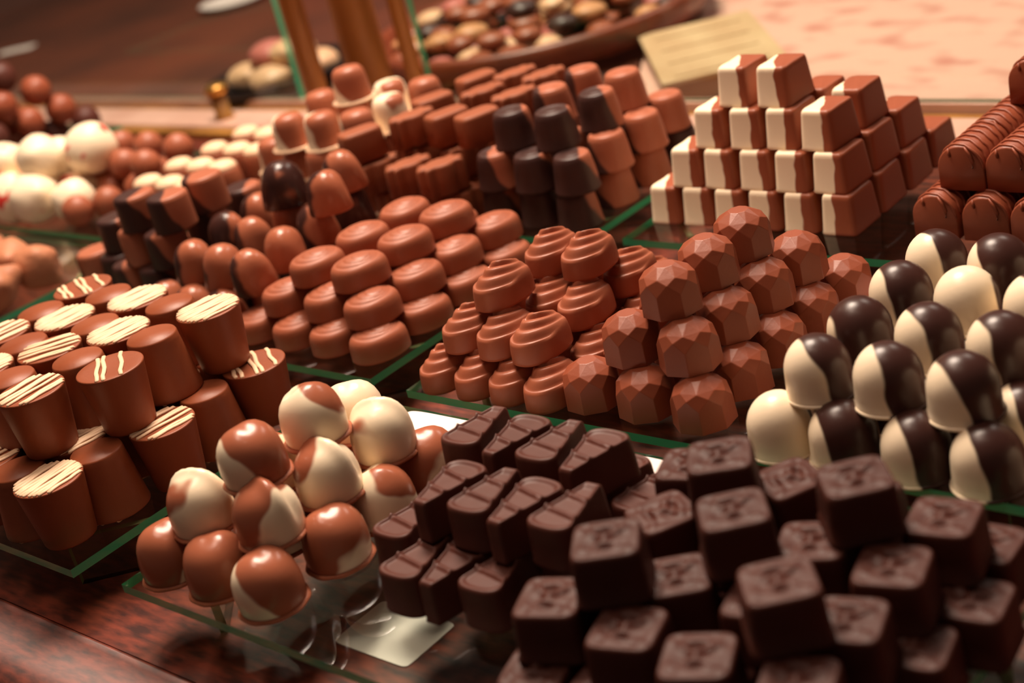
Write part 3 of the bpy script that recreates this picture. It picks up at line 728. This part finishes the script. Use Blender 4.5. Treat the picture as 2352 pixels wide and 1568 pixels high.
it = [dict(x=a, y=b, l=l, dk=d, d='dark blurred truffle ball' if d else 'milk brown blurred truffle ball') for a, b, l, d in ((-1.364, .795, 0, 1), (-1.345, .762, 1, 0), (-1.345, .724, 1, 0), (-1.352, .747, 2, 0), (-1.350, .715, 3, 1), (-1.345, .703, 2, 0), (-1.342, .681, 1, 1), (-1.357, .715, 0, 0),
      (-1.357, .685, 0, 1), (-1.360, .755, 0, 1), (-1.390, .755, 0, 1), (-1.390, .720, 0, 0), (-1.390, .69, 0, 0), (-1.385, .73, 1, 0), (-1.385, .70, 1, 1), (-1.39, .72, 2, 1), (-1.425, .72, 1, 1), (-1.425, .75, 0, 0), (-1.425, .70, 0, 0))]
pile(it, lambda k: 'far_dark' if k.get('dk', 1) else 'far', .0245, '', 'chocolate', 'blurred truffles at far left', .031)

# ------------------------------------------------------------------ things at the back
def at(px, py, z):
    d = ((px-1176)/FPX)*r2-((py-784)/FPX)*u2+fwd
    t = (z-.36)/d.z
    return Vector((d.x*t, d.y*t, z))
def on_y(px, py, Y):
    d = ((px-1176)/FPX)*r2-((py-784)/FPX)*u2+fwd
    return d*(Y/d.y)+Vector((0, 0, .36))
def post(px, py, r, label):
    p = on_y(px, py, .903)
    o = thing('brass_post', (p.x, p.y, .008)); tag(o, label, 'post', 'brass posts of the glass case')
    mk('pole', lathe([(r, 0), (r, .62)], 40), M['brass'], o)
    mk('base_collar', lathe([(r*1.25, 0), (r*1.25, .006), (r*1.05, .010)], 40), M['brass'], o)
    mk('top_cap', lathe([(r*1.15, .62), (r*1.15, .63), (r*.3, .64)], 40), M['brass'], o)
post(701, 120, .0115, 'slim brass post, leftmost of the three at back')
post(830, 100, .0200, 'thick brass post in the middle at back')
post(933, 100, .0075, 'thin dark brass post right of the thick one')
def pane(x0, x1, label, h=.60):
    r = thing('upright_glass_pane', (x0, .947, .012)); tag(r, label, 'glass', 'upright glass panes of the case')
    bm = bmesh.new(); box(bm, 0, x1-x0, -.003, .003, 0, h)
    bmesh.ops.recalc_face_normals(bm, faces=bm.faces)
    for f in bm.faces: f.material_index = 0 if abs(f.normal.y) > .5 else 1
    mk('pane', bm, [M['glass'], M['glass_edge']], r, False)
xl = on_y(668, 130, .947).x; xr = on_y(968, 110, .947).x
pane(-3.6, xl, 'upright glass pane with green edge, left of the posts')
pane(xr, .3, 'upright glass pane starting right of the brass posts')
# brass knob on the ledge
p = at(480, 288, 0.008)
k = thing('brass_stud', (p.x, .900, .008)); tag(k, 'small round brass stud standing on the pale ledge', 'stud')
mk('stem', lathe([(.011, 0), (.011, .002), (.0085, .004), (.0085, .026)], 32), M['brass'], k)
mk('knob_head', lathe([(.0085, .026), (.0125, .028), (.0125, .034), (.010, .036), (.002, .0365)], 32), M['brass_bright'], k)
# small white ball on a thin stem
k = thing('white_stem_ball', (-.9450, .6990, ZG)); tag(k, 'small white ball on a thin stem beside the white-capped chocolates', 'pin')
mk('thin_stem', lathe([(.0030, 0), (.0030, .001), (.0012, .0015), (.0012, .019)], 16), M['ledge'], k)
mk('white_head', lathe([(.0008, .018), (.003, .0190), (.0046, .0215), (.0048, .0245), (.0038, .0275), (.0008, .029)], 20), M['ball_white'], k)
# round wooden sweet tray with assorted sweets, far right of the posts
def arc_tray():
    c = Vector((-1.046, 1.152)); R = .176
    r = thing('round_wooden_tray', (c.x, c.y, 0)); tag(r, 'large round wooden tray of assorted sweets at the back', 'tray')
    mk('tray_bottom', lathe([(R-.012, .012), (R-.012, .018)], 64), M['wood_dark'], r)
    mk('tray_rim', lathe([(R-.022, .008), (R-.004, .010), (R+.004, .020), (R+.006, .034), (R+.003, .038), (R-.004, .038), (R-.008, .030), (R-.012, .018)], 96), M['wood_rim'], r)
    mk('tray_foot', lathe([(R*.72, -.002), (R*.72, .004), (R*.68, .006), (R*.80, .0095)], 64), M['black'], r)
    return c, R
cT, RT = arc_tray()
sweet_defs = [('pink', srgb(184, 106, 96)), ('beige', srgb(190, 136, 92)), ('dark', srgb(56, 30, 24)), ('brown', srgb(140, 74, 46)), ('cream', srgb(214, 172, 134))]
words = {'pink': 'pink', 'beige': 'golden beige', 'dark': 'dark brown', 'brown': 'milk brown', 'cream': 'cream'}
swp = {}
for nm, c in sweet_defs:
    M['sw_'+nm] = plain('sweet_'+nm, c, 0.4)
    sh = ball(.020, len(nm)*3, .10)
    for v in sh.verts: v.co.z *= .55
    o = mk('wrapped_sweet', sh, M['sw_'+nm]); PROTO['sw_'+nm] = o; HEI['sw_'+nm] = .02; remember(o)
rnd = random.Random(5)
for lay in range(3):
    pts = []
    for _ in range(900):
        a = rnd.uniform(0, 2*PI); q = RT*math.sqrt(rnd.uniform(0, (.86, .70, .5)[lay]**2))
        x, y = cT.x+q*math.cos(a), cT.y+q*math.sin(a)
        if all(math.hypot(x-u, y-v) > .030 for u, v in pts): pts.append((x, y))
    for (x, y) in pts:
        nm = rnd.choice(['pink', 'beige', 'dark', 'brown', 'beige', 'cream', 'dark', 'brown'])
        o = place('sw_'+nm, x, y, .018+lay*.014, rnd.uniform(0, 6), scale=rnd.uniform(.68, .85))
        tag(o, '%s blurred sweet heaped on the round wooden tray' % words[nm], 'sweet', 'sweets on the round wooden tray')
# beige boxes on the stone
def gift_box(cx, cy, rz, lx, ly, h, label, z=0, mat='board'):
    r = thing('cardboard_box', (cx, cy, z-.002), rz); tag(r, label, 'box', 'boxes on the stone surface')
    bm = bmesh.new(); box(bm, -lx/2, lx/2, -ly/2, ly/2, 0, h, .001); mk('box_body', bm, M['board_side'], r, False)
    bm = bmesh.new(); box(bm, -lx/2-.003, lx/2+.003, -ly/2-.003, ly/2+.003, h, h+.004, .001)
    for i in range(4):
        x = -lx/2+.02+i*(lx-.04)/3; box(bm, x-.012, x+.012, -ly/2+.01, ly/2-.01, h+.004, h+.0048)
    mk('box_lid', bm, M[mat], r, False)
    return r
gift_box(-.778, 1.066, math.atan2(.653, -.757)-.12, .178, .100, .018, 'beige cardboard box with brown sides on pink stone')
gift_box(-.846, .986, math.radians(158), .110, .026, .014, 'black lidded box beside the beige box', mat='black')
gift_box(-.815, .9665, 0, .050, .024, .004, 'flat pale box lid in front of the black box')
# pink and cream heap on a dark dish, left of posts
p = at(625, 215, 0.0)
r = thing('dark_dish', (p.x, p.y+.02, 0)); tag(r, 'dark dish under the cream sweets left of the posts', 'dish')
mk('dish_bowl', lathe([(.05, -.002), (.075, .006), (.085, .022), (.082, .022), (.07, .010), (.02, .006)], 48), M['black'], r)
for i, (dx, dy, dz, nm) in enumerate(((-.03, -.02, 0, 'cream'), (.02, -.03, 0, 'cream'), (.0, .02, 0, 'beige'), (.04, .02, 0, 'cream'), (-.04, .025, 0, 'cream'), (0, -.005, .02, 'pink'), (.03, 0, .02, 'cream'))):
    o = place('sw_'+nm, p.x+dx, p.y+.02+dy, .009+dz, i, scale=1.25)
    tag(o, '%s sweet in the dark dish left of the posts' % words[nm], 'sweet', 'sweets in the dark dish')
p = at(38, 112, 0.0)
o = mk('small_card', body(superel(.030, .016, 6), [(1, 0), (1, .001)], None, 40), M['paper'], None, False, (p.x, p.y, -.002)); o.rotation_euler = (0, 0, .6)
tag(o, 'small white oval tag on dark wood, far left', 'tag')
p = at(540, 8, 0.0)
o = mk('small_plate', lathe([(.03, 0), (.055, .010), (.05, .010), (.02, .003)], 40), M['paper'], None, True, (p.x, p.y, -.002))
tag(o, 'small white plate at the top edge on dark wood', 'plate')
